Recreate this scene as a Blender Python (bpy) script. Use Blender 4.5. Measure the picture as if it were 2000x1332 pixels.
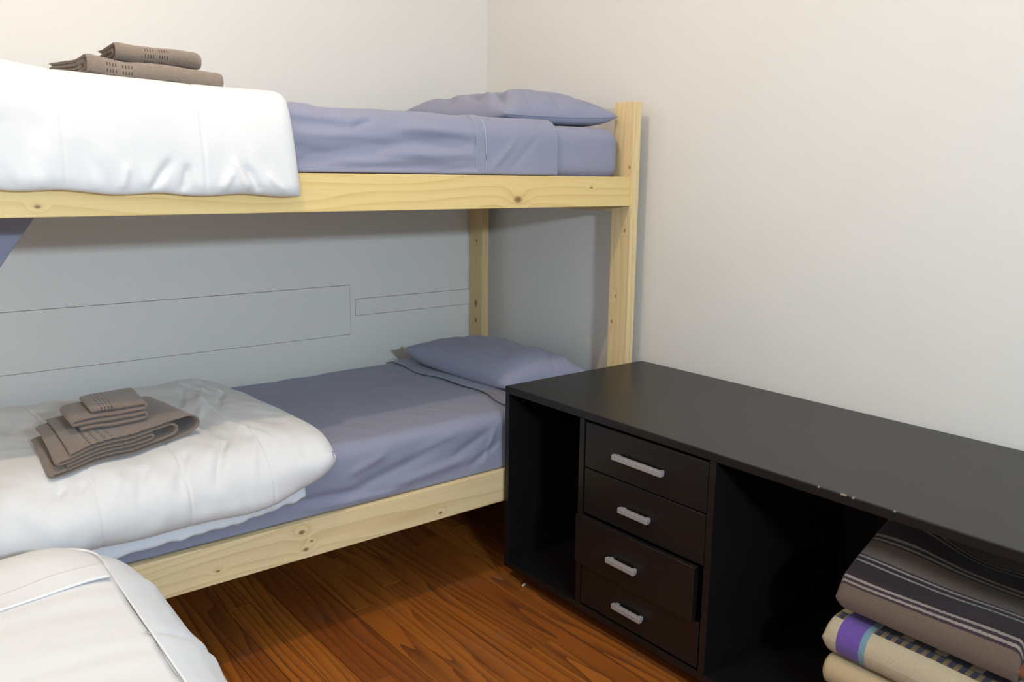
import bpy, bmesh, math
import numpy as np
from mathutils import Matrix, Vector

# ------------------------------------------------------------------ camera, world, light, exposure
scene = bpy.context.scene
for o in list(bpy.data.objects):
    bpy.data.objects.remove(o)
COL = scene.collection

CAM_POS = (-2.3844, -3.1805, 1.3969)
YAW, PITCH, ROLL, FPX = 51.3107, 11.1446, -0.6106, 1632.6
a, pt, rl = (math.radians(v) for v in (YAW, PITCH, ROLL))
fwd = Vector((math.cos(a) * math.cos(pt), math.sin(a) * math.cos(pt), -math.sin(pt)))
rgt = Vector((math.sin(a), -math.cos(a), 0))
dwn = fwd.cross(rgt)
r2 = rgt * math.cos(rl) + dwn * math.sin(rl)
d2 = dwn * math.cos(rl) - rgt * math.sin(rl)
cam_d = bpy.data.cameras.new('camera')
cam_d.sensor_fit = 'HORIZONTAL'
cam_d.sensor_width = 36.0
cam_d.lens = FPX / 2000 * 36
cam_d.clip_start = 0.02
cam = bpy.data.objects.new('camera', cam_d)
COL.objects.link(cam)
cam.matrix_world = Matrix(((r2.x, -d2.x, -fwd.x, CAM_POS[0]), (r2.y, -d2.y, -fwd.y, CAM_POS[1]),
                           (r2.z, -d2.z, -fwd.z, CAM_POS[2]), (0, 0, 0, 1)))
scene.camera = cam

world = bpy.data.worlds.new('world')
scene.world = world
world.use_nodes = True
world.node_tree.nodes['Background'].inputs[0].default_value = (0.55, 0.68, 0.9, 1)
world.node_tree.nodes['Background'].inputs[1].default_value = 0.6

# daylight entering through the small upper window in the wall behind the camera
WIN = (-1.95, -4.45, 1.83, 0.28, 0.12)          # centre x, y of the inner face, z, width, height
win_l = bpy.data.lights.new('window_daylight', 'AREA')
win_l.shape = 'RECTANGLE'
win_l.size, win_l.size_y = WIN[3], WIN[4]
win_l.color = (0.68, 0.86, 1.0)
win_l.energy = 64
wl = bpy.data.objects.new('window_daylight', win_l)
COL.objects.link(wl)
wl.location = (WIN[0], WIN[1] + 0.004, WIN[2])
wl.rotation_euler = (math.radians(90), 0, 0)    # faces +y into the room

BULB = (-1.93, -1.64, 2.95)
BULB_R = 0.022
BULB_STRENGTH = 2850.0
BULB_COL = (1.0, 0.765, 0.55)

vs = scene.view_settings
vs.view_transform = 'Standard'
vs.look = 'None'
vs.gamma = 1.0
vs.use_curve_mapping = False
vs.exposure = 0.0

# ------------------------------------------------------------------ helpers
def tag(o, label, cat, group=None):
    o['label'] = label
    o['category'] = cat
    if group:
        o['group'] = group
    return o

def empty(name, loc, label, cat, group=None):
    o = bpy.data.objects.new(name, None)
    COL.objects.link(o)
    o.location = loc
    o.empty_display_size = 0.05
    return tag(o, label, cat, group)

def link(name, me, mat, parent=None, loc=None, smooth=False):
    if smooth:
        me.polygons.foreach_set('use_smooth', [True] * len(me.polygons))
    o = bpy.data.objects.new(name, me)
    if mat and not me.materials:
        me.materials.append(mat)
    COL.objects.link(o)
    if loc is not None:
        o.location = loc
    if parent is not None:
        o.parent = parent
    return o

def world_child(name, me, mat, parent, smooth=False):
    """mesh given in world coordinates, child of an Empty that has only a translation"""
    o = link(name, me, mat, None, None, smooth)
    o.parent = parent
    o.matrix_parent_inverse = Matrix.Translation(parent.location).inverted()
    return o

def box_mesh(x0, x1, y0, y1, z0, z1, bevel=0.0, seg=2):
    bm = bmesh.new()
    bmesh.ops.create_cube(bm, size=1)
    for v in bm.verts:
        v.co = Vector((x0 + (v.co.x + .5) * (x1 - x0), y0 + (v.co.y + .5) * (y1 - y0), z0 + (v.co.z + .5) * (z1 - z0)))
    if bevel:
        bmesh.ops.bevel(bm, geom=list(bm.edges), offset=bevel, segments=seg, affect='EDGES', profile=0.6)
    me = bpy.data.meshes.new('m')
    bm.to_mesh(me)
    bm.free()
    if bevel and seg > 1:
        me.polygons.foreach_set('use_smooth', [False] * len(me.polygons))
    return me

def join_boxes(boxes, bevel=0.0):
    bm = bmesh.new()
    for b in boxes:
        t = box_mesh(*b, bevel=bevel, seg=1)
        bm.from_mesh(t)
        bpy.data.meshes.remove(t)
    me = bpy.data.meshes.new('m')
    bm.to_mesh(me)
    bm.free()
    return me

def _h(ix, iy, iz, seed):
    n = (ix * 374761393 + iy * 668265263 + iz * 2147483647 + seed * 974711) & 0xFFFFFFFF
    n = ((n ^ (n >> 13)) * 1274126177) & 0xFFFFFFFF
    n = (n ^ (n >> 16)) & 0xFFFFFFFF
    return n.astype(np.float64) / 0x7FFFFFFF - 1.0

def noise(x, y, z=0.0, seed=0):
    """smooth value noise, -1..1"""
    x, y, z = np.broadcast_arrays(np.asarray(x, float), np.asarray(y, float), np.asarray(z, float))
    ix, iy, iz = (np.floor(q).astype(np.int64) for q in (x, y, z))
    fx, fy, fz = x - ix, y - iy, z - iz
    fx, fy, fz = (f * f * f * (f * (f * 6 - 15) + 10) for f in (fx, fy, fz))
    r = 0
    for dx in (0, 1):
        for dy in (0, 1):
            for dz in (0, 1):
                w = (fx if dx else 1 - fx) * (fy if dy else 1 - fy) * (fz if dz else 1 - fz)
                r = r + w * _h(ix + dx, iy + dy, iz + dz, seed)
    return r

def fold(P, A, B, amp, w, taper=0.25):
    """a crease or ridge along the segment A-B; amp < 0 is a valley"""
    A, B = np.array(A, float), np.array(B, float)
    d = B - A
    L = np.linalg.norm(d)
    t = ((P - A) @ d) / (L * L)
    tc = np.clip(t, 0, 1)
    q = P - (A + tc[..., None] * d)
    dist = np.linalg.norm(q, axis=-1)
    e = np.clip(np.minimum(tc, 1 - tc) / taper, 0, 1) * 0.85 + 0.15
    return amp * np.exp(-(dist / w) ** 2) * e

def grid_mesh(V, close_j=True, uv=None, caps=False):
    """V (n,m,3) -> mesh; j runs round a ring when close_j"""
    n, m = V.shape[:2]
    idx = np.arange(n * m).reshape(n, m)
    jn = np.roll(idx, -1, axis=1) if close_j else idx[:, 1:]
    jc = idx if close_j else idx[:, :-1]
    F = np.stack([jc[:-1], jn[:-1], jn[1:], jc[1:]], axis=-1).reshape(-1, 4)
    faces = F.tolist()
    if caps:
        faces.append(idx[0, ::-1].tolist())
        faces.append(idx[-1].tolist())
    me = bpy.data.meshes.new('m')
    me.from_pydata(V.reshape(-1, 3).tolist(), [], faces)
    if uv is not None:
        lay = me.uv_layers.new(name='UVMap')
        flat = uv.reshape(-1, 2)
        li = np.zeros(len(me.loops), dtype=np.int32)
        me.loops.foreach_get('vertex_index', li)
        lay.data.foreach_set('uv', flat[li].astype(np.float32).ravel())
    me.update()
    return me

def resample(P, n):
    P = np.asarray(P, float)
    d = np.r_[0, np.cumsum(np.linalg.norm(np.diff(P, axis=0), axis=1))]
    t = np.linspace(0, d[-1], n)
    return np.stack([np.interp(t, d, P[:, k]) for k in range(P.shape[1])], 1), d[-1]

def smooth_poly(P, it=3):
    """Chaikin corner cutting, ends kept"""
    P = np.asarray(P, float)
    for _ in range(it):
        Q = [P[0]]
        for i in range(len(P) - 1):
            if i > 0:
                Q.append(P[i] * .75 + P[i + 1] * .25)
            if i < len(P) - 2:
                Q.append(P[i] * .25 + P[i + 1] * .75)
        Q.append(P[-1])
        P = np.array(Q)
    return P

def slab(path, x0, x1, T, nx, ns, axis='x', disp=None, both=False, end_r=None, xr=True, xend=None, vfront=False):
    """cloth of thickness T swept along an axis. path(x) -> polyline in the cross plane ((y,z) for axis x, (x,z) for axis y).
    T may be a number or f(x, s01). Ends are rounded."""
    xs = np.linspace(x0, x1, nx)
    C = np.zeros((nx, ns, 2))
    S = np.zeros((nx, ns))
    for i, x in enumerate(xs):
        C[i], L = resample(path(x), ns)
        S[i] = np.linspace(0, L, ns)
    D = np.gradient(C, axis=1)
    D /= np.linalg.norm(D, axis=-1, keepdims=True) + 1e-9
    N = np.stack([D[..., 1], -D[..., 0]], -1)
    s01 = S / S[:, -1:]
    Tm = T(xs[:, None] + 0 * S, s01) if callable(T) else np.full_like(S, T)
    R = end_r if end_r else float(np.max(Tm)) / 2
    de = np.minimum(S, S[:, -1:] - S)
    w = np.sqrt(np.clip(1 - (1 - np.clip(de / R, 0, 1)) ** 2, 1e-5, 1))
    if xr:
        dx = np.minimum(np.abs(xs - x0), np.abs(xs - x1))[:, None]
        w = w * np.sqrt(np.clip(1 - (1 - np.clip(dx / (xend or R), 0, 1)) ** 2, 1e-4, 1))
    if axis == 'x':
        C3 = np.stack([np.broadcast_to(xs[:, None], S.shape), C[..., 0], C[..., 1]], -1)
        N3 = np.stack([0 * S, N[..., 0], N[..., 1]], -1)
    else:
        C3 = np.stack([C[..., 0], np.broadcast_to(xs[:, None], S.shape), C[..., 1]], -1)
        N3 = np.stack([N[..., 0], 0 * S, N[..., 1]], -1)
    if disp is not None:
        dm = disp(C3 + N3 * (Tm * w / 2)[..., None], S)
    else:
        dm = 0 * S
    h = (Tm * w / 2)[..., None]
    wd = np.clip(w, 0, 1) if not both else 1.0
    A = C3 + N3 * (h + (dm * wd)[..., None])
    B = C3 - N3 * (h - ((dm if both else 0 * dm) * wd)[..., None])
    V = np.concatenate([A, B[:, ::-1]], axis=1)
    L = S[:, -1:]
    U = np.broadcast_to(xs[:, None], S.shape)
    off = L if vfront else 0 * L
    vb = (L - S) if vfront else S
    uv = np.concatenate([np.stack([U, S - off], -1), np.stack([U, vb[:, ::-1]], -1)], axis=1)
    # winding: keep outward normals
    if axis == 'x':
        V, uv = V[:, ::-1], uv[:, ::-1]
    return grid_mesh(V, True, uv, caps=True)

def rrect(hx, hy, r, n):
    """rounded rectangle outline, n points per quarter-ish, CCW"""
    r = max(min(r, hx, hy), 1e-4)
    pts = []
    k = max(4, n // 8)
    for cx, cy, a0 in ((hx - r, hy - r, 0), (-hx + r, hy - r, 90), (-hx + r, -hy + r, 180), (hx - r, -hy + r, 270)):
        for i in range(k + 1):
            t = math.radians(a0 + 90 * i / k)
            pts.append((cx + r * math.cos(t), cy + r * math.sin(t)))
    P, _ = resample(np.array(pts + pts[:1]), n + 1)
    return P[:-1]

def rings(cx, cy, hx, hy, r, prof, n, disp=None):
    """solid from nested rounded rectangles; prof = [(inset, z), ...] from bottom centre to top centre"""
    V = np.zeros((len(prof), n, 3))
    for i, (ins, z) in enumerate(prof):
        f = rrect(max(hx - ins, 1e-3), max(hy - ins, 1e-3), max(r - ins * .6, 0.004), n)
        V[i, :, 0] = cx + f[:, 0]
        V[i, :, 1] = cy + f[:, 1]
        V[i, :, 2] = z
    if disp is not None:
        V = disp(V)
    return grid_mesh(V, True, None, caps=True)

def tube(pts, r, k=8):
    pts = np.asarray(pts, float)
    T = np.gradient(pts, axis=0)
    T /= np.linalg.norm(T, axis=1, keepdims=True) + 1e-9
    up = np.array([0, 0, 1.0]) if abs(T[0, 2]) < .9 else np.array([1.0, 0, 0])
    Nn = np.cross(T, up)
    Nn /= np.linalg.norm(Nn, axis=1, keepdims=True) + 1e-9
    Bn = np.cross(T, Nn)
    ang = np.linspace(0, 2 * np.pi, k, endpoint=False)
    V = pts[:, None] + r * (np.cos(ang)[None, :, None] * Nn[:, None] + np.sin(ang)[None, :, None] * Bn[:, None])
    return grid_mesh(V, True, None, caps=True)

# ------------------------------------------------------------------ materials
class G:
    """tiny node-graph builder"""
    def __init__(s, name):
        s.m = bpy.data.materials.new(name)
        s.m.use_nodes = True
        s.t = s.m.node_tree
        s.b = s.t.nodes['Principled BSDF']
    def n(s, typ, **kw):
        nd = s.t.nodes.new(typ)
        ins = kw.pop('ins', {})
        for k, v in kw.items():
            setattr(nd, k, v)
        for k, v in ins.items():
            s.set(nd.inputs[k], v)
        return nd
    def set(s, sock, v):
        if hasattr(v, 'is_output') or isinstance(v, bpy.types.NodeSocket):
            s.t.links.new(v, sock)
        else:
            sock.default_value = v
    def math(s, op, a, b=0.0, c=0.0):
        nd = s.n('ShaderNodeMath', operation=op)
        for i, v in enumerate((a, b, c)):
            s.set(nd.inputs[i], v)
        return nd.outputs[0]
    def mix(s, f, a, b, mode='MIX'):
        nd = s.n('ShaderNodeMix', data_type='RGBA', blend_type=mode)
        s.set(nd.inputs[0], f)
        s.set(nd.inputs[6], a if not isinstance(a, tuple) else (*a[:3], 1))
        s.set(nd.inputs[7], b if not isinstance(b, tuple) else (*b[:3], 1))
        return nd.outputs[2]
    def ramp(s, f, stops, interp='LINEAR'):
        nd = s.n('ShaderNodeValToRGB')
        s.set(nd.inputs[0], f)
        cr = nd.color_ramp
        cr.interpolation = interp
        while len(cr.elements) < len(stops):
            cr.elements.new(0.5)
        for e, (p, c) in zip(cr.elements, stops):
            e.position = p
            e.color = (*c, 1) if len(c) == 3 else c
        return nd.outputs[0]
    def noise(s, vec, scale, detail=3.0, rough=0.55, dist=0.0):
        nd = s.n('ShaderNodeTexNoise')
        if vec is not None:
            s.set(nd.inputs['Vector'], vec)
        s.set(nd.inputs['Scale'], scale)
        s.set(nd.inputs['Detail'], detail)
        s.set(nd.inputs['Roughness'], rough)
        s.set(nd.inputs['Distortion'], dist)
        return nd.outputs[0]
    def coord(s, which='Object'):
        return s.n('ShaderNodeTexCoord').outputs[which]
    def mapping(s, vec, scale=(1, 1, 1), loc=(0, 0, 0)):
        nd = s.n('ShaderNodeMapping')
        s.set(nd.inputs['Vector'], vec)
        nd.inputs['Scale'].default_value = scale
        nd.inputs['Location'].default_value = loc
        return nd.outputs[0]
    def sep(s, vec):
        nd = s.n('ShaderNodeSeparateXYZ')
        s.set(nd.inputs[0], vec)
        return nd.outputs
    def comb(s, x, y, z):
        nd = s.n('ShaderNodeCombineXYZ')
        for i, v in enumerate((x, y, z)):
            s.set(nd.inputs[i], v)
        return nd.outputs[0]
    def bump(s, h, strength=0.2, dist=0.002):
        nd = s.n('ShaderNodeBump')
        s.set(nd.inputs['Height'], h)
        nd.inputs['Strength'].default_value = strength
        nd.inputs['Distance'].default_value = dist
        s.t.links.new(nd.outputs[0], s.b.inputs['Normal'])
    def out(s, color=None, rough=None, **kw):
        if color is not None:
            s.set(s.b.inputs['Base Color'], (*color, 1) if isinstance(color, tuple) else color)
        if rough is not None:
            s.set(s.b.inputs['Roughness'], rough)
        for k, v in kw.items():
            s.set(s.b.inputs[k.replace('_', ' ')], v)
        return s.m

def mat_fabric(name, col, var=0.06, scale=900, bump=0.15, sheen=0.15, rough=0.9):
    g = G(name)
    c = g.coord()
    n1 = g.noise(c, 6, 3)
    dark = tuple(v * (1 - var) for v in col)
    lite = tuple(min(1, v * (1 + var)) for v in col)
    g.bump(g.noise(c, scale, 1), bump, 0.001)
    return g.out(g.mix(n1, dark, lite), rough, Sheen_Weight=sheen)

def mat_wall(name, col):
    g = G(name)
    c = g.coord()
    n1 = g.noise(c, 1.3, 4)
    spots = g.n('ShaderNodeTexVoronoi', ins={'Scale': 5.5, 'Vector': c})
    sm = g.math('LESS_THAN', spots.outputs['Distance'], 0.022)
    base = g.mix(n1, tuple(v * .965 for v in col), col)
    base = g.mix(g.math('MULTIPLY', sm, 0.16), base, tuple(v * .5 for v in col))
    h = g.math('ADD', g.noise(c, 9, 5, .6), g.math('MULTIPLY', g.noise(c, 120, 2), .12))
    g.bump(h, 0.12, 0.01)
    return g.out(base, 0.55)

def mat_pine(name, seed, knots=(), light=(0.80, 0.62, 0.34), dark=(0.56, 0.36, 0.13), freq=26.0):
    """pine board; local X is the grain direction, local Y the width"""
    g = G(name)
    c = g.coord()
    X, Y, Z = g.sep(c)
    kn = 0.0
    dsum = None
    for (kx, ky, kr) in knots:
        dx = g.math('MULTIPLY', g.math('SUBTRACT', X, kx), 0.62)
        dy = g.math('SUBTRACT', Y, ky)
        d = g.math('SQRT', g.math('ADD', g.math('MULTIPLY', dx, dx), g.math('MULTIPLY', dy, dy)))
        core = g.math('SMOOTH_MIN', 1.0, g.math('MAXIMUM', 0.0, g.math('SUBTRACT', 1.55, g.math('DIVIDE', d, kr))), 0.2)
        halo = g.math('EXPONENT', g.math('MULTIPLY', -1.0, g.math('POWER', g.math('DIVIDE', d, kr * 3.2), 2.0)))
        kn = core if dsum is None else g.math('MAXIMUM', kn, core)
        dsum = halo if dsum is None else g.math('ADD', dsum, halo)
    vec = g.comb(g.math('ADD', g.math('MULTIPLY', X, 0.35), seed * 3.17), g.math('MULTIPLY', Y, 2.2), g.math('MULTIPLY', Z, 1.0))
    warp = g.noise(vec, 2.3, 2, .5)
    ph = g.math('ADD', g.math('MULTIPLY', Y, freq), g.math('MULTIPLY', warp, 7.0))
    ph = g.math('ADD', ph, g.math('MULTIPLY', Z, freq * 1.2))
    if dsum is not None:
        ph = g.math('ADD', ph, g.math('MULTIPLY', dsum, 1.3))
    fr = g.math('FRACT', ph)
    ring = g.math('POWER', fr, 3.0)
    streak = g.noise(g.comb(g.math('MULTIPLY', X, 2.0), g.math('MULTIPLY', Y, 90), g.math('MULTIPLY', Z, 90)), 1.5, 3)
    f = g.math('ADD', g.math('MULTIPLY', ring, 0.42), g.math('MULTIPLY', g.math('SUBTRACT', streak, .45), 0.45))
    if dsum is not None:
        f = g.math('ADD', f, g.math('MULTIPLY', dsum, 0.13))
    col = g.mix(g.math('MAXIMUM', 0.0, f), light, dark)
    if dsum is not None:
        col = g.mix(g.math('MULTIPLY', kn, .85), col, (0.16, 0.07, 0.025))
    g.bump(streak, 0.08, 0.001)
    return g.out(col, 0.5)

def mat_floor():
    g = G('varnished_floor_wood')
    c = g.coord()
    X, Y, Z = g.sep(c)
    rnd = g.n('ShaderNodeObjectInfo').outputs['Random']
    off = g.math('MULTIPLY', rnd, 37.0)
    vec = g.comb(g.math('ADD', g.math('MULTIPLY', X, 0.32), off), g.math('MULTIPLY', Y, 4.0), off)
    warp = g.noise(vec, 1.5, 2, .5)
    ph = g.math('ADD', g.math('MULTIPLY', Y, 30), g.math('MULTIPLY', warp, 11.0))
    ring = g.math('POWER', g.math('FRACT', ph), 2.5)
    wsel = g.math('SMOOTH_MIN', 1.0, g.math('MULTIPLY', g.noise(g.comb(g.math('ADD', g.math('MULTIPLY', X, 1.1), off), g.math('MULTIPLY', Y, 14.0), 3.0), 1.6, 2), 1.7), 0.1)
    st = g.noise(g.comb(g.math('ADD', g.math('MULTIPLY', X, 3), off), g.math('MULTIPLY', Y, 110), 0.0), 1.5, 3)
    col = g.mix(rnd, (0.24, 0.062, 0.010), (0.42, 0.135, 0.018))
    col = g.mix(g.math('MULTIPLY', g.math('MULTIPLY', ring, wsel), 0.85), col, (0.085, 0.022, 0.008))
    col = g.mix(g.math('MULTIPLY', g.math('MAXIMUM', 0.0, g.math('SUBTRACT', st, .5)), 1.1), col, (0.10, 0.03, 0.012))
    wear = g.noise(g.mapping(g.n('ShaderNodeNewGeometry').outputs['Position'], (3, 3, 3)), 2.2, 5, .6)
    col = g.mix(g.math('MULTIPLY', g.math('MAXIMUM', 0.0, g.math('SUBTRACT', wear, .56)), 1.6), col, (0.17, 0.10, 0.075))
    g.bump(st, 0.12, 0.001)
    return g.out(col, g.math('ADD', 0.36, g.math('MULTIPLY', wear, 0.2)), Specular_IOR_Level=0.35)

def mat_black_wood():
    g = G('black_brown_laminate')
    c = g.coord()
    st = g.noise(g.mapping(c, (30, 2, 30)), 3, 3)
    col = g.mix(st, (0.0045, 0.004, 0.0042), (0.0095, 0.008, 0.008))
    g.bump(st, 0.1, 0.0006)
    return g.out(col, 0.36, Specular_IOR_Level=0.5)

def mat_towel(name, col, bands, along='v'):
    """terry towel; bands = list of (start, end) along the length (UV v) where woven dark lines run"""
    g = G(name)
    u, v, _ = g.sep(g.coord('UV'))
    if along == 'u':
        u, v = v, u
    c = g.coord()
    pile = g.noise(c, 420, 2)
    base = g.mix(pile, tuple(k * .72 for k in col), tuple(min(1, k * 1.22) for k in col))
    m = None
    flat = None
    for (s, e) in bands:
        inb = g.math('MULTIPLY', g.math('GREATER_THAN', v, s), g.math('LESS_THAN', v, e))
        ln = g.math('GREATER_THAN', g.math('FRACT', g.math('DIVIDE', g.math('SUBTRACT', v, s), (e - s) / 4.0)), 0.62)
        dash = g.math('GREATER_THAN', g.math('FRACT', g.math('MULTIPLY', u, 75.0)), 0.42)
        k = g.math('MULTIPLY', g.math('MULTIPLY', inb, ln), dash)
        m = k if m is None else g.math('MAXIMUM', m, k)
        flat = inb if flat is None else g.math('MAXIMUM', flat, inb)
    if m is not None:
        base = g.mix(g.math('MULTIPLY', flat, .35), base, tuple(min(1, k * 1.15) for k in col))
        base = g.mix(m, base, tuple(k * .22 for k in col))
    g.bump(pile, 0.6, 0.003)
    return g.out(base, 0.95, Sheen_Weight=0.3)

M_WALL = mat_wall('painted_plaster', (0.78, 0.765, 0.735))
M_CEIL = mat_wall('ceiling_paint', (0.80, 0.79, 0.77))
M_FLOOR = mat_floor()
M_SUB = G('dark_subfloor').out((0.16, 0.11, 0.075), 0.9)
M_BLACK = mat_black_wood()
M_SHEET = mat_fabric('blue_grey_cotton', (0.272, 0.285, 0.393), 0.04, 1400, 0.06, 0.12)
M_HEM = mat_fabric('blue_grey_stitching', (0.42, 0.43, 0.54), 0.03, 1400, 0.05, 0.1)
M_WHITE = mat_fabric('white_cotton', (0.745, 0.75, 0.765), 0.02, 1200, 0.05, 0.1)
M_WHITE2 = mat_fabric('white_lining_shade_tint', (0.69, 0.73, 0.79), 0.02, 1200, 0.05, 0.1)  # cooler white; holds the bluish shade of the near bed's side panel
M_STITCH = mat_fabric('white_stitching', (0.84, 0.84, 0.84), 0.02, 1200, 0.05, 0.1)
M_TICK = mat_fabric('beige_ticking', (0.42, 0.33, 0.19), 0.05)
M_HANDLE = G('grey_handle').out((0.42, 0.41, 0.42), 0.38, Metallic=0.35)
M_TAG = G('tag_white').out((0.75, 0.75, 0.66), 0.8)
M_MATT = mat_fabric('mattress_ticking', (0.62, 0.6, 0.56))

# ------------------------------------------------------------------ the room
ROOM_X0, ROOM_Y0, ROOM_H = -3.12, -4.45, 3.30

def struct(o):
    o['kind'] = 'structure'
    return o

# floor: dark sub-floor with single boards running along y
floor = struct(link('floor', box_mesh(ROOM_X0 - .1, 0.1, ROOM_Y0 - .1, 0.1, -0.12, -0.0085), M_SUB))
BW = 0.08
rng = np.random.RandomState(7)
bx = -1.62 - 19 * BW
k = 0
while bx < -0.001:
    x0, x1 = max(bx, ROOM_X0), min(bx + BW, 0.0)
    if x1 - x0 > 0.01:
        cuts = [ROOM_Y0] + sorted([-0.55 - rng.rand() * 1.6, -2.7 - rng.rand() * 1.1]) + [0.0]
        for y0, y1 in zip(cuts[:-1], cuts[1:]):
            L, W = y1 - y0 - .0012, x1 - x0 - .0016
            me = box_mesh(-L / 2, L / 2, -W / 2, W / 2, -0.008, 0.0, 0.0010, 1)
            b = link('floor_board', me, M_FLOOR, floor, ((x0 + x1) / 2, (y0 + y1) / 2, (rng.rand() - .5) * .0006))
            b.rotation_euler = (0, 0, math.radians(90))
    bx += BW

# back wall with two recessed slots that hold flush boards
def wall_with_slots(xa, xb, zt, slots, depth=0.008):
    bm = bmesh.new()
    xs = sorted({xa, xb, *[v for s in slots for v in s[:2]]})
    zs = sorted({0.0, zt, *[v for s in slots for v in s[2:]]})
    def inside(x, z):
        return any(s[0] < x < s[1] and s[2] < z < s[3] for s in slots)
    def quad(p):
        bm.faces.new([bm.verts.new(q) for q in p])
    for i in range(len(xs) - 1):
        for j in range(len(zs) - 1):
            y = depth if inside((xs[i] + xs[i + 1]) / 2, (zs[j] + zs[j + 1]) / 2) else 0.0
            quad([(xs[i], y, zs[j]), (xs[i + 1], y, zs[j]), (xs[i + 1], y, zs[j + 1]), (xs[i], y, zs[j + 1])])
    for s in slots:
        quad([(s[0], 0, s[2]), (s[1], 0, s[2]), (s[1], depth, s[2]), (s[0], depth, s[2])])
        quad([(s[0], 0, s[3]), (s[1], 0, s[3]), (s[1], depth, s[3]), (s[0], depth, s[3])])
        quad([(s[0], 0, s[2]), (s[0], 0, s[3]), (s[0], depth, s[3]), (s[0], depth, s[2])])
        quad([(s[1], 0, s[2]), (s[1], 0, s[3]), (s[1], depth, s[3]), (s[1], depth, s[2])])
    t = box_mesh(xa, xb, depth, 0.12, 0, zt)
    bm.from_mesh(t)
    bpy.data.meshes.remove(t)
    me = bpy.data.meshes.new('m')
    bm.to_mesh(me)
    bm.free()
    return me
SLOTS = [(-2.96, -0.722, 0.724, 0.938), (-0.699, -0.02, 0.803, 0.876)]
wall_back = struct(link('wall_back', wall_with_slots(ROOM_X0 - .1, 0.0, ROOM_H, SLOTS), M_WALL))
g_ = 0.0016
for s in SLOTS:
    link('panel', box_mesh(s[0] + g_, s[1] - g_, -0.0022, 0.0085, s[2] + g_, s[3] - g_, 0.0008, 1), M_WALL, wall_back)
wall_right = struct(link('wall_right', box_mesh(0.0, 0.12, ROOM_Y0, 0.12, 0, ROOM_H), M_WALL))
wall_left = struct(link('wall_left', box_mesh(ROOM_X0 - .12, ROOM_X0, ROOM_Y0, 0.0, 0, ROOM_H), M_WALL))
wx0, wx1 = WIN[0] - WIN[3] / 2 - .03, WIN[0] + WIN[3] / 2 + .03
wz0, wz1 = WIN[2] - WIN[4] / 2 - .03, WIN[2] + WIN[4] / 2 + .03
wall_front = struct(link('wall_front', join_boxes([
    (ROOM_X0 - .12, wx0, ROOM_Y0 - .12, ROOM_Y0, 0, ROOM_H), (wx1, 0.12, ROOM_Y0 - .12, ROOM_Y0, 0, ROOM_H),
    (wx0, wx1, ROOM_Y0 - .12, ROOM_Y0, 0, wz0), (wx0, wx1, ROOM_Y0 - .12, ROOM_Y0, wz1, ROOM_H)]), M_WALL))
M_FRAME = G('window_frame_paint').out((0.7, 0.7, 0.68), 0.5)
window = struct(link('window_1', join_boxes([
    (wx0, wx0 + .03, ROOM_Y0 - .05, ROOM_Y0 + .01, wz0, wz1), (wx1 - .03, wx1, ROOM_Y0 - .05, ROOM_Y0 + .01, wz0, wz1),
    (wx0 + .03, wx1 - .03, ROOM_Y0 - .05, ROOM_Y0 + .01, wz0, wz0 + .03), (wx0 + .03, wx1 - .03, ROOM_Y0 - .05, ROOM_Y0 + .01, wz1 - .03, wz1)]), M_FRAME))
ceiling = struct(link('ceiling', box_mesh(ROOM_X0 - .12, 0.12, ROOM_Y0 - .12, 0.12, ROOM_H, ROOM_H + .1), M_CEIL))

# ------------------------------------------------------------------ pendant bulb (above the frame)
lamp = empty('pendant_bulb', (BULB[0], BULB[1], ROOM_H), 'bare bulb hanging on a cord from the ceiling', 'lamp')
g = G('lit_bulb')
M_BULB = g.out((1, 1, 1), 0.3, Emission_Color=(*BULB_COL, 1), Emission_Strength=BULB_STRENGTH)
M_CORD = G('cord_white').out((0.7, 0.7, 0.68), 0.5)
bm = bmesh.new()
bmesh.ops.create_icosphere(bm, subdivisions=2, radius=BULB_R)
me = bpy.data.meshes.new('m'); bm.to_mesh(me); bm.free()
b = world_child('bulb', me, M_BULB, lamp, True); b.location = BULB
world_child('cord', tube([(BULB[0], BULB[1], z) for z in np.linspace(ROOM_H - .02, BULB[2] + .1, 6)], .004), M_CORD, lamp, True)
world_child('socket', tube([(BULB[0], BULB[1], z) for z in np.linspace(BULB[2] + .11, BULB[2] + .019, 5)], .016, 16), M_CORD, lamp, True)
world_child('ceiling_rose', tube([(BULB[0], BULB[1], z) for z in np.linspace(ROOM_H, ROOM_H - .025, 3)], .045, 20), M_CORD, lamp, True)

# ------------------------------------------------------------------ bunk bed
XP, TP = -0.1028, 0.036          # head posts: face towards the foot, thickness
YF, WP, YB = -1.0245, 0.1011, -0.1071
ZPT = 1.667
ZU1, ZU0, ZL1, ZL0 = 1.3996, 1.2943, 0.3996, 0.286
XFOOT = -2.24
bunk = empty('bunk_bed', (-1.15, -0.51, 0), 'pale pine bunk bed frame standing against the grey wall', 'bunk bed')

def plank(name, p0, axis_len, axis_w, L, W, T, mat, parent):
    """board: corner centre p0 = centre; local X along axis_len, local Y along axis_w"""
    me = box_mesh(-L / 2, L / 2, -W / 2, W / 2, -T / 2, T / 2, 0.0025, 2)
    o = link(name, me, mat)
    ax, ay = Vector(axis_len), Vector(axis_w)
    az = ax.cross(ay)
    mw = Matrix(((ax.x, ay.x, az.x, p0[0]), (ax.y, ay.y, az.y, p0[1]), (ax.z, ay.z, az.z, p0[2]), (0, 0, 0, 1)))
    o.parent = parent
    o.matrix_parent_inverse = Matrix.Translation(parent.location).inverted()
    o.matrix_basis = mw
    return o

zc = ZPT / 2
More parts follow.
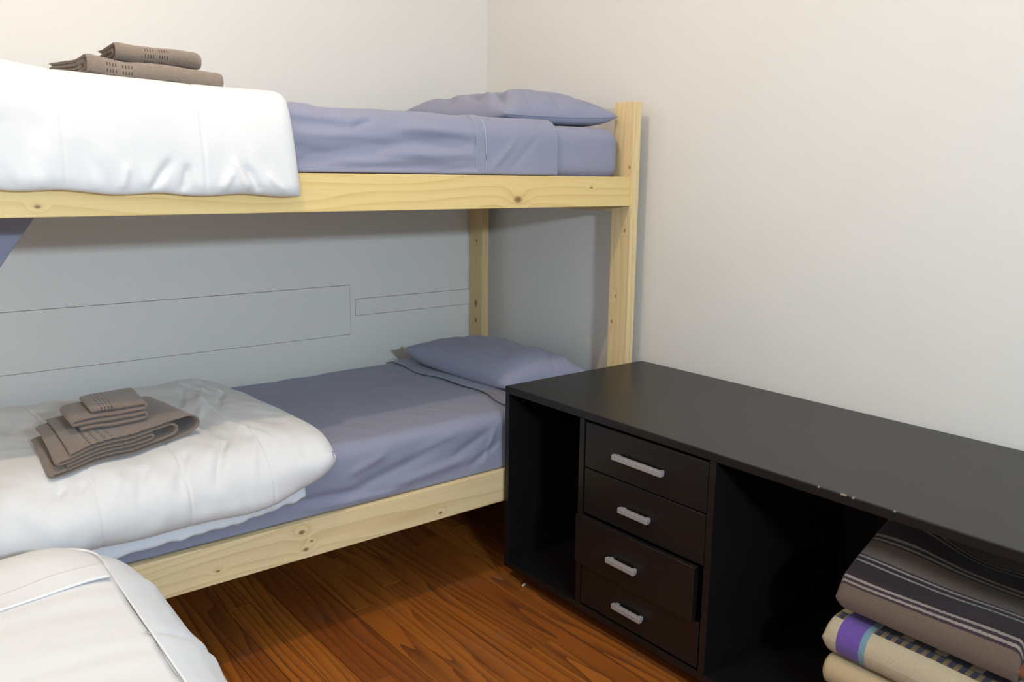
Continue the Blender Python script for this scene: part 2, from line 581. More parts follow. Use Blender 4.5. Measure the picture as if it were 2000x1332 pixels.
# local Y of posts = world y, local X = world z
P_A = mat_pine('pine_post_front', 1.0, [(0.12, 0.012, .0035), (0.37, -0.02, .004), (0.6, -0.035, .0035), (0.02, 0.03, .004)], freq=34)
P_B = mat_pine('pine_post_back', 2.3, [(-0.02, -0.002, .009), (-0.10, -0.004, .006), (0.27, -0.006, .004)], light=(0.72, 0.53, 0.27), freq=38)
P_C = mat_pine('pine_post_foot', 4.1, [])
for x, y, m in ((XP + TP / 2, YF + WP / 2, P_A), (XP + TP / 2, YB + WP / 2, P_B),
                (XFOOT - TP / 2, YF + WP / 2, P_C), (XFOOT - TP / 2, YB + WP / 2, P_C)):
    plank('post', (x, y, zc), (0, 0, 1), (0, 1, 0), ZPT, WP, TP, m, bunk)
RL = XP - XFOOT
RCX = (XP + XFOOT) / 2
def rk(x, z, zm, r):
    return (x - RCX, z - zm, r)
zu, zl = (ZU1 + ZU0) / 2, (ZL1 + ZL0) / 2
R_U = mat_pine('pine_rail_upper', 5.2, [rk(-.632, 1.322, zu, .0095), rk(-2.03, 1.318, zu, .0035), rk(-0.3, 1.36, zu, .003)], light=(0.80, 0.60, 0.26), dark=(0.56, 0.34, 0.10), freq=17)
R_L = mat_pine('pine_rail_lower', 8.6, [rk(-1.43, .37, zl, .0055), rk(-1.419, .314, zl, .0050), rk(-1.40, .335, zl, .0025), rk(-1.678, .324, zl, .0032), rk(-.945, .308, zl, .0040)], light=(0.84, 0.68, 0.40), freq=30)
R_B = mat_pine('pine_rail_back', 3.4, [])
RT = 0.03
for z1, z0, m in ((ZU1, ZU0, R_U), (ZL1, ZL0, R_L)):
    plank('side_rail', (RCX, YF + .008 + RT / 2, (z1 + z0) / 2), (1, 0, 0), (0, 0, 1), RL, z1 - z0, RT, m, bunk)
    plank('side_rail', (RCX, YB + WP - .008 - RT / 2, (z1 + z0) / 2), (1, 0, 0), (0, 0, 1), RL, z1 - z0, RT, R_B, bunk)
    for x in (XP + TP / 2, XFOOT - TP / 2):
        plank('end_rail', (x, (YF + YB + WP) / 2, (z1 + z0) / 2 - .022), (0, 1, 0), (0, 0, 1), YB - YF - WP, z1 - z0, TP * .8, R_B, bunk)
    # ledgers and slats under the mattress
    zs = z1 - 0.016
    for yy in (YF + .008 + RT + .012, YB + WP - .008 - RT - .012):
        plank('ledger', (RCX, yy, zs - .022 - .0125), (1, 0, 0), (0, 0, 1), RL - .01, .025, .022, R_B, bunk)
    y0s, y1s = YF + .008 + RT + .002, YB + WP - .008 - RT - .002
    for i in range(13):
        x = XP - .09 - i * (RL - .18) / 12
        plank('slat', (x, (y0s + y1s) / 2, zs - .011), (0, 1, 0), (1, 0, 0), y1s - y0s, .07, .02, P_C, bunk)

# ------------------------------------------------------------------ mattresses and sheets
MY0, MY1 = -0.984, -0.118        # front and back of the mattresses
MX0, MX1 = -2.21, -0.1085
ZTU, ZBU = 1.571, ZU1 - 0.0155
ZTL, ZBL = 0.588, ZL1 - 0.0155

def mattress(name, zt, zb, label, seed, r):
    xr = MX1
    prof = [(0.40, zb), (0.10, zb), (r, zb)]
    prof += [(r - r * math.sin(t), zb + r - r * math.cos(t)) for t in np.linspace(0.3, 1.57, 5)]
    prof += [(0, z) for z in np.linspace(zb + r, zt - r, 7)[1:]]
    prof += [(r - r * math.cos(t), zt - r + r * math.sin(t)) for t in np.linspace(0.2, 1.57, 7)]
    prof += [(i, zt) for i in np.linspace(r + .01, .42, 16)]
    def disp(V):
        n = noise(V[..., 0] * 4, V[..., 1] * 5, V[..., 2] * 9, seed) * .0022
        n += noise(V[..., 0] * 14 + V[..., 2] * 12, V[..., 1] * 10, V[..., 2] * 16, seed + 3) * .0015
        V = V.copy()
        side = (V[..., 2] > zb + .03) & (V[..., 2] < zt - .012)
        V[..., 1] += np.where(side & (V[..., 1] < -.9), -n, 0)
        up = V[..., 2] >= zt - .012
        V[..., 2] += np.where(up, n * .6, 0)
        return V
    me = rings((MX0 + xr) / 2, (MY0 + MY1) / 2, (xr - MX0) / 2, (MY1 - MY0) / 2, 0.07, prof, 420, disp)
    o = link(name, me, M_SHEET, smooth=True)
    o.data.materials[0] = M_SHEET
    return tag(o, label, 'mattress')

mattress('mattress', ZTU, ZBU, 'mattress in a blue-grey fitted sheet on the upper bunk', 11, .052)
mattress('mattress', ZTL, ZBL, 'mattress in a blue-grey fitted sheet on the lower bunk', 23, .030)

def sheet_path(zt, zbot, off, yback):
    cr = .055 if zt > 1 else .033
    r = cr + off
    pts = [(yback, zt + off)]
    yc, zcn = MY0 + cr, zt - cr
    for t in np.linspace(0, math.pi / 2, 9):
        pts.append((yc - r * math.sin(t), zcn + r * math.cos(t)))
    pts.append((MY0 - off, zbot))
    return np.array(pts)

# upper flat sheet
def disp_us(P, S):
    x, y, z = P[..., 0], P[..., 1], P[..., 2]
    d = noise(x * 5, y * 6, z * 8, 31) * .0035 + noise(x * 9 + z * 20, y * 8, z * 26, 32) * .003
    Y = -.99
    d += fold(P, (-1.46, Y, 1.536), (-1.22, Y, 1.528), -.011, .014)
    d += fold(P, (-1.22, Y, 1.528), (-1.14, Y, 1.556), -.009, .010)
    d += fold(P, (-1.42, Y, 1.502), (-1.20, Y, 1.508), .008, .016)
    d += fold(P, (-1.44, Y, 1.425), (-1.02, Y, 1.492), -.010, .018)
    d += fold(P, (-1.08, Y, 1.498), (-.79, Y, 1.492), -.013, .020)
    d += fold(P, (-1.10, Y, 1.536), (-.84, Y, 1.530), .006, .014)
    d += fold(P, (-1.10, Y, 1.452), (-.80, Y, 1.462), .009, .016)
    d += fold(P, (-1.30, Y, 1.415), (-.86, Y, 1.428), -.007, .008)
    d += fold(P, (-.95, Y, 1.408), (-.79, Y, 1.424), -.007, .007)
    d += fold(P, (-1.43, -.94, 1.571), (-1.30, -.94, 1.571), .010, .03)
    d += noise(x * 7 + z * 34, y * 6, z * 40 - x * 5, 33) * .0022
    return np.maximum(d, -.008) + .004
us = empty('flat_sheet', (-1.3, -.55, ZTU), 'blue-grey flat sheet tucked over the upper bunk mattress, edge turned down', 'sheet')
world_child('sheet_body', slab(lambda x: sheet_path(ZTU, ZU1 + .003, .0085, MY1 + .01), -2.205, -.775, .003, 300, 170, disp=disp_us, both=True), M_SHEET, us, True)
def disp_ub(P, S):
    x, y, z = P[..., 0], P[..., 1], P[..., 2]
    d = noise(x * 6, y * 5, z * 7, 41) * .002 + .002
    d += fold(P, (-.74, -1.0, 1.41), (-.62, -1.0, 1.52), .004, .012) + fold(P, (-.66, -1.0, 1.41), (-.52, -1.0, 1.54), -.003, .012)
    return d
world_child('turned_down_edge', slab(lambda x: sheet_path(ZTU, ZU1 + .002, .0125, MY1 + .01), -.790, -.446, .0045, 120, 150, disp=disp_ub, both=True), M_SHEET, us, True)
world_child('hem_stitching', tube(np.array([(-.753 + .001 * math.sin(i * .7), p[0], p[1]) for i, p in enumerate(resample(sheet_path(ZTU, ZU1 + .006, .0175, MY1 + .05), 60)[0])]), .0016, 6), M_HEM, us, True)
# corner of the sheet that has slipped through behind the rail and hangs under the bunk
def hang_path(x):
    zb = 1.285 - 1.25 * max(0, (-1.965 - x)) ** .95
    return np.array([(-.60, 1.36), (-.595, 1.30), (-.60, min(1.3, zb))])
def disp_h(P, S):
    return noise(P[..., 0] * 16, P[..., 2] * 9, 0, 5) * .012
world_child('hanging_corner', slab(hang_path, -2.19, -1.955, .004, 60, 50, disp=disp_h, both=True), M_SHEET, us, True)

# lower flat sheet
def disp_ls(P, S):
    x, y, z = P[..., 0], P[..., 1], P[..., 2]
    d = noise(x * 4, y * 5, z * 8, 51) * .004 + noise(x * 12 + y * 4, y * 16, z * 20, 52) * .0022
    Y = -.99
    rs = np.random.RandomState(3)
    for i in range(13):                              # small pulled creases at the front top edge
        x0 = -1.36 + i * .055 + rs.rand() * .02
        d += fold(P, (x0, -.80 + rs.rand() * .06, ZTL), (x0 + .07, -.955, ZTL), (.0045 if i % 2 else -.0035), .011)
    for x0, x1, z0, z1, am, w in ((-1.30, -.95, .44, .52, -.010, .018), (-1.15, -.80, .43, .47, .009, .016), (-.90, -.72, .47, .55, -.006, .014),
                                  (-1.40, -1.05, .425, .415, .008, .010), (-.82, -.68, .43, .50, -.008, .012), (-1.28, -1.12, .50, .55, .006, .014),
                                  (-.75, -.70, .44, .56, .005, .010), (-1.5, -1.2, .46, .445, -.009, .012), (-1.02, -.86, .53, .56, .004, .012)):
        d += fold(P, (x0, Y, z0), (x1, Y, z1), am, w)
    return np.maximum(d, -.008) + .003
ls = empty('flat_sheet', (-1.3, -.55, ZTL), 'blue-grey flat sheet on the lower bunk, turned down before the pillow', 'sheet')
world_child('sheet_body', slab(lambda x: sheet_path(ZTL, ZL1 + .003, .008, MY1 + .01), -2.205, -.56, .003, 320, 190, disp=disp_ls, both=True), M_SHEET, ls, True)
def disp_lb(P, S):
    x, y, z = P[..., 0], P[..., 1], P[..., 2]
    return noise(x * 8, y * 6, z * 7, 61) * .003 + .004
def skewed(me, f):
    n = len(me.vertices)
    c = np.zeros(n * 3); me.vertices.foreach_get('co', c)
    c = f(c.reshape(-1, 3)); me.vertices.foreach_set('co', c.ravel()); me.update()
    return me
def wob(c):
    yy = c[:, 1]
    c[:, 0] += .012 * np.sin(yy * 9 + 1.2) + .006 * np.sin(yy * 23) - .03 * np.clip((-.8 - yy) / .2, 0, 1)
    return c
world_child('turned_down_edge', skewed(slab(lambda x: sheet_path(ZTL, ZL1 + .01, .016, MY1 + .01), -.590, -.26, .006, 110, 150, disp=disp_lb, both=True), wob), M_SHEET, ls, True)
world_child('hem_stitching', skewed(tube(np.array([(-.558, p[0], p[1] + .0035) for p in resample(sheet_path(ZTL, ZL1 + .03, .018, MY1 + .05), 70)[0]]), .0014, 6), wob), M_HEM, ls, True)

# ------------------------------------------------------------------ pillows
def pillow(name, corners, zb, H, label, seed, creases, tips=(0, 0, 0, 0), belly=.5):
    """corners: front-left, front-right, back-right, back-left (x, y); zb = resting height"""
    C = np.array(corners, float)
    n = 90
    u = np.linspace(-1, 1, n)
    Ug, Vg = np.meshgrid(u, u, indexing='ij')             # U: left-right, V: front-back
    # concave edges between the pointed corners
    bow = .055
    uu = Ug * (1 - bow * (1 - Vg ** 2) * np.abs(Ug) ** 2)
    vv = Vg * (1 - bow * (1 - Ug ** 2) * np.abs(Vg) ** 2)
    a0, a1 = (1 + uu) / 2, (1 + vv) / 2
    XY = ((1 - a0) * (1 - a1))[..., None] * C[0] + (a0 * (1 - a1))[..., None] * C[1] + (a0 * a1)[..., None] * C[2] + ((1 - a0) * a1)[..., None] * C[3]
    th = (np.clip(1 - np.abs(Ug) ** 2.8, 0, 1) * np.clip(1 - np.abs(Vg) ** 4.6, 0, 1)) ** .50
    tipz = ((1 - a0) * (1 - a1)) ** 3 * tips[0] + (a0 * (1 - a1)) ** 3 * tips[1] + (a0 * a1) ** 3 * tips[2] + ((1 - a0) * a1) ** 3 * tips[3]
    edge = H * .17 * (1 - th) ** 1.5 + tipz
    top = zb + edge + th * H * .86
    bot = zb + edge * (1 - th) + tipz * 0
    wr = noise(XY[..., 0] * 9, XY[..., 1] * 9, 0, seed) * .007 + noise(XY[..., 0] * 22, XY[..., 1] * 15, 0, seed + 1) * .003
    top = top + wr * th
    P = np.stack([XY[..., 0], XY[..., 1], top], -1)
    for (x0, y0, x1, y1, am, w) in creases:
        Q = P.copy(); Q[..., 2] = 0
        top = top + fold(Q, (x0, y0, 0), (x1, y1, 0), am, w) * np.clip(th * 2.5, 0, 1)
    A = np.stack([XY[..., 0], XY[..., 1], top], -1)
    B = np.stack([XY[..., 0], XY[..., 1], np.minimum(bot, top - .001)], -1)
    me = bpy.data.meshes.new('m')
    idx = np.arange(n * n).reshape(n, n)
    F = np.stack([idx[:-1, :-1], idx[1:, :-1], idx[1:, 1:], idx[:-1, 1:]], -1).reshape(-1, 4)
    Fb = F[:, ::-1] + n * n
    bm = bmesh.new()
    me.from_pydata(np.concatenate([A.reshape(-1, 3), B.reshape(-1, 3)]).tolist(), [], np.concatenate([F, Fb]).tolist())
    bm.from_mesh(me)
    bm.verts.ensure_lookup_table()
    rim = [idx[0, :], idx[-1, :], idx[:, 0], idx[:, -1]]
    rid = set(int(q) for r in rim for q in r)
    # weld rims
    tm = {}
    for q in rid:
        tm[bm.verts[q + n * n]] = bm.verts[q]
        bm.verts[q].co.z = (bm.verts[q].co.z + bm.verts[q + n * n].co.z) / 2
    bmesh.ops.weld_verts(bm, targetmap=tm)
    bm.to_mesh(me); bm.free()
    root = empty(name, (float(C[:, 0].mean()), float(C[:, 1].mean()), zb), label, 'pillow')
    world_child('pillow_case', me, M_SHEET, root, True)
    # seam cord on the front end
    E_ = np.stack([A[:, 0, 0], A[:, 0, 1], (A[:, 0, 2] + B[:, 0, 2]) / 2], -1)
    world_child('seam', tube(E_[2:-2], .0022, 6), M_SHEET, root, True)
    # beige pillow showing at the open end by the wall
    k0, k1 = 0, n // 3
    e0 = (A[k0:k1, -1] + B[k0:k1, -1]) / 2
    ring = []
    for i, p in enumerate(e0):
        wq = .026 * math.sin(math.pi * min(1, (i + 1) / len(e0) * 1.0)) ** .6 + .003
        ring.append([(p[0] + dx_, p[1] + .004 + dy_, max(p[2] + dz_, zb + .002)) for dx_, dy_, dz_ in ((0, -.02, wq * .6), (0, .012, wq * .2), (0, .012, -wq * .6), (0, -.02, -wq))])
    world_child('pillow_insert', grid_mesh(np.array(ring), True, None, True), M_TICK, root, True)
    return root

pillow('pillow', [(-.600, -.905), (-.118, -.958), (-.112, -.225), (-.590, -.215)], ZTU + .006, .150,
       'plump blue-grey pillow on the upper bunk beside the post', 71,
       [(-.57, -.86, -.44, -.66, -.022, .012), (-.55, -.70, -.44, -.50, -.018, .020), (-.57, -.55, -.45, -.34, -.016, .022), (-.585, -.80, -.46, -.60, .008, .015),
        (-.20, -.93, -.24, -.78, -.010, .014), (-.36, -.92, -.35, -.82, -.012, .014), (-.48, -.90, -.45, -.80, -.012, .012), (-.28, -.93, -.28, -.85, .008, .012)], tips=(0, .012, 0, .035))
pillow('pillow', [(-.520, -.820), (-.150, -.880), (-.125, -.215), (-.590, -.205)], ZTL + .018, .140,
       'smooth blue-grey pillow on the lower bunk half behind the black cabinet', 83,
       [(-.30, -.85, -.24, -.72, -.006, .012), (-.22, -.86, -.20, -.76, .006, .012)], tips=(-.006, .01, .02, .055))

# ------------------------------------------------------------------ comforters on the bunks
def groove(x, xs, d=.006, w=.006):
    r = 0
    for q in xs:
        r = r - d * np.exp(-((x - q) / w) ** 2)
    return r

# upper
UP_X = np.array([-2.20, -2.12, -2.05, -1.97, -1.90, -1.80, -1.60, -1.42])
UP_Z = np.array([1.664, 1.660, 1.645, 1.624, 1.620, 1.613, 1.606, 1.602])      # top of the cover
UP_B = ZTU + .014
def up_T(x, s):
    t = np.interp(x, UP_X, UP_Z) - UP_B
    f = np.clip((s - .62) / .12, 0, 1)
    return t * (1 - f) + .042 * f
def up_path(x):
    f = min(1, max(0, (-1.42 - x) / .7))
    zt = (float(np.interp(x, UP_X, UP_Z)) + UP_B) / 2
    zb = 1.339 + .006 * min(1, f * 2) + .03 * max(0, f - .55) + .003 * math.sin(x * 31)
    yo = MY0 - .040
    return smooth_poly([(MY1 - .05, zt), (-.4, zt), (-.75, zt), (-.93, zt), (yo + .012, zt - .002), (yo - .006, zt - .04), (yo - .014, zt - .11), (yo - .0165, 1.42), (yo - .0165, zb)], 3)
def up_d(P, S):
    x, y, z = P[..., 0], P[..., 1], P[..., 2]
    hang = np.clip((1.60 - z) / .06, .35, 1)
    d = (noise(x * 4.5, y * 4, z * 5, 101) * .008 + noise(x * 13, y * 9, z * 7, 102) * .0035) * hang
    lo = np.clip((1.47 - z) / .1, 0, 1)
    d += lo * noise(x * 34 + z * 8, 0, z * 6, 103) * .008
    d += groove(x, (-1.975, -1.665), .0022, .004)
    for x0, z0, x1, z1, am in ((-1.80, 1.345, -1.74, 1.43, -.010), (-1.72, 1.345, -1.70, 1.42, -.008), (-1.63, 1.345, -1.60, 1.41, .008), (-1.56, 1.34, -1.60, 1.44, .009), (-1.53, 1.34, -1.57, 1.42, -.010), (-1.47, 1.34, -1.52, 1.40, .007), (-1.86, 1.345, -1.84, 1.42, .006)):
        d += fold(P, (x0, -1.06, z0), (x1, -1.06, z1), am, .011)
    d += fold(P, (-2.04, -1.0, 1.62), (-2.02, -1.06, 1.45), -.010, .02) + fold(P, (-2.1, -1.0, 1.64), (-2.09, -1.06, 1.5), .008, .03)
    return d
uc = empty('comforter', (-1.8, -.6, ZTU), 'white comforter hanging over the upper bunk rail', 'comforter')
def up_skew(c):
    # the right edge runs outwards a little towards the hem
    t = np.clip((1.57 - c[:, 2]) / .25, 0, 1) * np.clip((c[:, 0] + 1.7) / .3, 0, 1)
    c[:, 0] += t * .022
    return c
UP_COVER = world_child('quilted_cover', skewed(slab(up_path, -2.195, -1.425, up_T, 300, 300, disp=up_d, end_r=.035), up_skew), M_WHITE, uc, True)

# lower: puffy top fold and a thinner fold under it
def lo_T(x, s):
    return .070 + .008 * np.sin(x * 9 + 1) - .014 * np.clip((s - .82) / .18, 0, 1)
def lo_path(x):
    e = min(1, max(0, (x + 1.60) / .27))
    zt = ZTL + .046 + .005 * math.sin(x * 7)
    zb = .480 + .002 * math.sin(x * 21) + .075 * e ** 1.7
    yo = MY0 - .040
    return smooth_poly([(MY1 - .03, zt - .01), (-.35, zt + .008), (-.7, zt + .012), (-.90, zt + .006), (yo + .03, zt - .012), (yo - .012, min(zt - .05, zb + .09)), (yo - .016, zb + .04), (yo + .004, zb)], 3)
def lo_d(P, S):
    x, y, z = P[..., 0], P[..., 1], P[..., 2]
    d = noise(x * 4, y * 4, z * 5, 111) * .011 + noise(x * 11 + y * 5, y * 6 - x * 3, z * 9, 112) * .0075 + noise(x * 24 + y * 9, y * 20, z * 20, 113) * .0025
    d += groove(x + .03 * (y + .9), (-1.97, -1.755, -1.53), .003, .004)
    R = [((-1.62, -.60, .67), (-1.50, -.30, .67), -.013, .016), ((-1.57, -.62, .67), (-1.44, -.34, .67), .012, .016), ((-1.52, -.66, .67), (-1.40, -.42, .67), -.012, .014),
         ((-1.60, -.72, .67), (-1.50, -.50, .67), .010, .014), ((-1.63, -.70, .67), (-1.60, -.92, .67), -.015, .014), ((-1.60, -.92, .67), (-1.68, -1.06, .60), -.014, .014),
         ((-1.57, -.72, .67), (-1.53, -.95, .67), .012, .015), ((-1.54, -.74, .67), (-1.49, -.97, .66), -.010, .012), ((-1.53, -.95, .66), (-1.58, -1.06, .58), .010, .016),
         ((-1.83, -.98, .66), (-1.88, -1.06, .57), -.008, .014), ((-1.72, -.95, .66), (-1.78, -1.06, .58), -.010, .014), ((-2.03, -1.0, .66), (-2.08, -1.06, .52), -.014, .016),
         ((-1.98, -1.0, .66), (-2.04, -1.06, .50), -.010, .012), ((-2.1, -.6, .67), (-2.0, -.3, .67), -.008, .02), ((-1.95, -.15, .66), (-1.75, -.3, .67), .008, .02),
         ((-1.44, -1.05, .60), (-1.37, -1.03, .60), -.008, .014), ((-1.66, -.96, .66), (-1.72, -1.06, .52), .008, .014), ((-1.90, -1.0, .65), (-1.94, -1.06, .52), .008, .014), ((-1.46, -.98, .66), (-1.50, -1.06, .54), -.008, .013), ((-1.78, -1.02, .62), (-1.84, -1.06, .51), .008, .014), ((-1.56, -1.03, .60), (-1.62, -1.06, .50), -.007, .012), ((-1.50, -.20, .67), (-1.44, -.55, .67), -.010, .014), ((-1.44, -.2, .66), (-1.40, -.5, .66), .008, .014)]
    Q = P * np.array([1, 1, .35])
    for A, B, am, w in R:
        d += fold(Q, (A[0], A[1], A[2] * .35), (B[0], B[1], B[2] * .35), am, w * .85)
    return d
lc = empty('comforter', (-1.75, -.6, ZTL), 'puffy white folded comforter on the lower bunk under the towels', 'comforter')
def lo_skew(c):
    t = np.clip((c[:, 0] + 1.75) / .4, 0, 1) * np.clip((c[:, 1] + .95) / .8, 0, 1)
    c[:, 0] -= .055 * t
    return c
LOW_COVER = world_child('top_fold', skewed(slab(lo_path, -2.20, -1.325, lo_T, 340, 330, disp=lo_d, end_r=.042, xend=.085), lo_skew), M_WHITE, lc, True)
def lo2_path(x):
    e = min(1, max(0, (x + 1.62) / .22))
    zb = .445 + .002 * math.sin(x * 45 + 3 * math.sin(x * 17)) + .0015 * math.sin(x * 118) - .03 * max(0, -1.7 - x) + .033 * e
    yo = MY0 - .026
    return smooth_poly([(-.80, ZTL + .018), (-.93, ZTL + .016), (yo + .01, ZTL), (yo, ZTL - .05), (yo - .012, zb)], 3)
def lo2_d(P, S):
    x, y, z = P[..., 0], P[..., 1], P[..., 2]
    d = noise(x * 40, 0, z * 10, 121) * .003
    return d + fold(P, (-1.535, -1.03, .45), (-1.535, -1.03, .54), .007, .008)
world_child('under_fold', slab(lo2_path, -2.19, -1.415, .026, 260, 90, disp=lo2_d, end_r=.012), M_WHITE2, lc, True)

# ------------------------------------------------------------------ towels
def height_field(obj, x0, x1, y0, y1, cell=.012):
    """smoothed top surface of a mesh, as a lookup h(x, y)"""
    n = len(obj.data.vertices)
    c = np.zeros(n * 3); obj.data.vertices.foreach_get('co', c)
    c = c.reshape(-1, 3)
    nx, ny = int((x1 - x0) / cell), int((y1 - y0) / cell)
    m = (c[:, 0] > x0) & (c[:, 0] < x1) & (c[:, 1] > y0) & (c[:, 1] < y1)
    c = c[m]
    H = np.full((nx, ny), -9.0)
    np.maximum.at(H, (np.minimum(((c[:, 0] - x0) / cell).astype(int), nx - 1), np.minimum(((c[:, 1] - y0) / cell).astype(int), ny - 1)), c[:, 2])
    H = np.where(H < 0, np.median(H[H > 0]), H)
    for _ in range(4):
        Q = np.pad(H, 1, mode='edge')
        H = (Q[:-2, 1:-1] + Q[2:, 1:-1] + Q[1:-1, :-2] + Q[1:-1, 2:] + H) / 5
    def h(x, y):
        fx = np.clip((x - x0) / cell - .5, 0, nx - 1.001); fy = np.clip((y - y0) / cell - .5, 0, ny - 1.001)
        i, j = fx.astype(int), fy.astype(int); u, v = fx - i, fy - j
        return H[i, j] * (1 - u) * (1 - v) + H[i + 1, j] * u * (1 - v) + H[i, j + 1] * (1 - u) * v + H[i + 1, j + 1] * u * v
    return h
H_LO = height_field(LOW_COVER, -2.19, -1.4, -1.0, -.2)
H_UP = height_field(UP_COVER, -2.19, -1.45, -1.03, -.3)
def layers_path(layers):
    """layers: (xa, xb, z) run in turn; neighbours are joined by half circles"""
    pts = []
    for i, (xa, xb, z) in enumerate(layers):
        n = 14
        for t in np.linspace(0, 1, n):
            pts.append((xa + (xb - xa) * t, z))
        if i < len(layers) - 1:
            z2 = layers[i + 1][2]
            x2 = layers[i + 1][0]
            r = abs(z2 - z) / 2
            sg = 1 if xb > xa else -1
            for t in np.linspace(0, math.pi, 9)[1:-1]:
                xm = xb + (x2 - xb) * t / math.pi
                pts.append((xm + sg * r * math.sin(t), (z + z2) / 2 + (z - z2) / 2 * math.cos(t)))
    return np.array(pts)

def towel(name, layers, width, th, loc, rotz, mat, label, sag=None, axis='y', seed=0, label_tag=None, xend=None, field=None, lift=0.0):
    """axis y: folds close at the ends of x; axis x: folds close towards the viewer (local -y)"""
    me = slab(lambda y: layers_path(layers), -width / 2, width / 2, th, 44, 330, axis=axis, both=True, end_r=th * .5, xend=xend,
              disp=lambda P, S: noise(P[..., 0] * 30, P[..., 1] * 30, P[..., 2] * 40, seed) * .0012 + noise(P[..., 0] * 160, P[..., 1] * 160, P[..., 2] * 160, seed + 1) * .0007)
    if sag is not None:
        me = skewed(me, sag)
    if field is not None:                      # rest on the bedding below
        def conform(c):
            ca, sa = math.cos(rotz), math.sin(rotz)
            wx, wy = loc[0] + c[:, 0] * ca - c[:, 1] * sa, loc[1] + c[:, 0] * sa + c[:, 1] * ca
            c[:, 2] += field(wx, wy) + .0015 + lift - loc[2]
            return c
        me = skewed(me, conform)
    root = empty(name, loc, label, 'towel')
    root.rotation_euler = (0, 0, rotz)
    link('folded_cloth', me, mat, root, None, True)
    if label_tag:
        x, y, z = label_tag
        t = link('care_tag', box_mesh(x - .010, x + .002, y - .013, y + .013, z - .005, z + .005, .0015, 1), M_TAG, root)
        t['label'] = 'white care tag'
    return root

TC = (0.225, 0.168, 0.134)
TU = (0.25, 0.195, 0.155)
# lower pile: large towel, nested folds closing at the right
zt_l = ZTL + .074
big = [(.055, .355, .098), (.345, .02, .008), (.02, .30, .026), (.30, .035, .080), (.035, .25, .062), (.25, .045, .044)]
def sag_big(c):
    x, y, z = c[:, 0].copy(), c[:, 1].copy(), c[:, 2].copy()
    lift = np.clip((x - .10) / .26, 0, 1)
    c[:, 2] = z * (.52 + .10 * lift) + .004 * np.sin(x * 14 + y * 6) * (z / .1)
    c[:, 0] = x + .012 * np.sin(y * 11) + .07 * (y / .28) * np.clip(1 - x / .3, 0, 1)
    return c
towel('towel', big, .27, .0090, (-2.060, -.850, zt_l), math.radians(17), mat_towel('brown_terry', TC, [(.035, .105)]),
      'large folded brown towel lying on the lower bunk comforter', sag_big, 'y', 201, (.018, -.085, .016), None, H_LO, .003)
small = [(.060, .195, .046), (.195, .02, .032), (.02, .195, .019), (.195, .03, .006)]
def sag_small(c):
    x, y, z = c[:, 0].copy(), c[:, 1].copy(), c[:, 2].copy()
    c[:, 2] = z + .007 * np.sin(x * 18 - .6) * (z / .06)
    c[:, 0] = x + .02 * (y / .12)
    return c
towel('towel', small, .15, .0095, (-1.990, -.815, zt_l + .062), math.radians(8), mat_towel('brown_terry_small', TC, [(.02, .055)]),
      'small folded brown towel on top of the lower bunk pile', sag_small, 'y', 205, None, None, H_LO, .0665)

# upper pile: folds close towards the room, layered ends face the foot of the bed
zt_u = ZTU + .054
big2 = [(.13, -.125, .042), (-.125, .125, .005), (.125, -.10, .014), (-.10, .12, .033), (.12, -.07, .0235)]
def sag_b2(c):
    x, y, z = c[:, 0].copy(), c[:, 1].copy(), c[:, 2].copy()
    c[:, 2] = z * (1 - .10 * np.sin((x + .16) * 8)) + .003 * np.sin(x * 22 + 1) + .012 * np.clip((-.08 - x) / .1, 0, 1)
    c[:, 0] = x - .035 * np.clip((y + .02) / .15, 0, 1) * np.clip(-x / .1, 0, 1)
    return c
towel('towel', big2, .315, .0084, (-1.735, -.845, zt_u), math.radians(-1), mat_towel('brown_terry_upper', TU, [(-.120, -.095), (-.086, -.060)], 'u'),
      'large folded brown towel lying on the upper bunk comforter', sag_b2, 'x', 211, None, .018, H_UP, -.007)
small2 = [(.075, -.065, .038), (-.065, .07, .005), (.07, -.045, .015), (-.045, .07, .027)]
def sag_s2(c):
    x, y, z = c[:, 0].copy(), c[:, 1].copy(), c[:, 2].copy()
    c[:, 2] = z - .05 * (x + .1) * .35 + .003 * np.sin(x * 30)
    return c
towel('towel', small2, .205, .0084, (-1.722, -.870, zt_u + .058), math.radians(1), mat_towel('brown_terry_upper_small', TU, [(-.040, -.015), (-.006, .018)], 'u'),
      'small folded brown towel on top of the upper bunk pile', sag_s2, 'x', 215, None, .018, H_UP, .0425)

# ------------------------------------------------------------------ black cabinet along the right wall
XC, XW, YC, YE, HC = -0.6914, -0.022, -1.0317, -2.86, 0.7045
PT = 0.022
cab = empty('cabinet', (-.36, -1.95, 0), 'low black cabinet with four drawers and open shelves against the wall', 'cabinet')
def cpart(name, b, bev=.0015):
    return world_child(name, box_mesh(*b, bevel=bev, seg=2), M_BLACK, cab)
cpart('top_panel', (XC, XW, YE, YC, HC - .024, HC), .003)
cpart('side_panel', (XC + .001, XW, YC - PT, YC - .0005, .053, HC - .0245))
cpart('side_panel', (XC + .001, XW, YE + .0005, YE + PT, .053, HC - .0245))
cpart('bottom_panel', (XC + .001, XW, YE + PT + .0005, YC - PT - .0005, .053, .075))
M_CHIP = G('bare_chipboard').out((0.30, 0.25, 0.19), 0.9)
for yy, ln in ((-2.262, .014), (-2.285, .006), (-2.20, .004), (-2.38, .004)):
    ch = world_child('chipped_edge', box_mesh(XC - .0004, XC + .004, yy - ln / 2, yy + ln / 2, HC - .0035, HC + .0003, .0003, 1), M_CHIP, cab)
    ch['label'] = 'pale chip in the black edge'
D1, D2 = (-1.421, -1.400), (-1.911, -1.890)
for d in (D1, D2):
    cpart('divider', (XC + .001, XW - .012, d[0], d[1], .0755, HC - .0245))
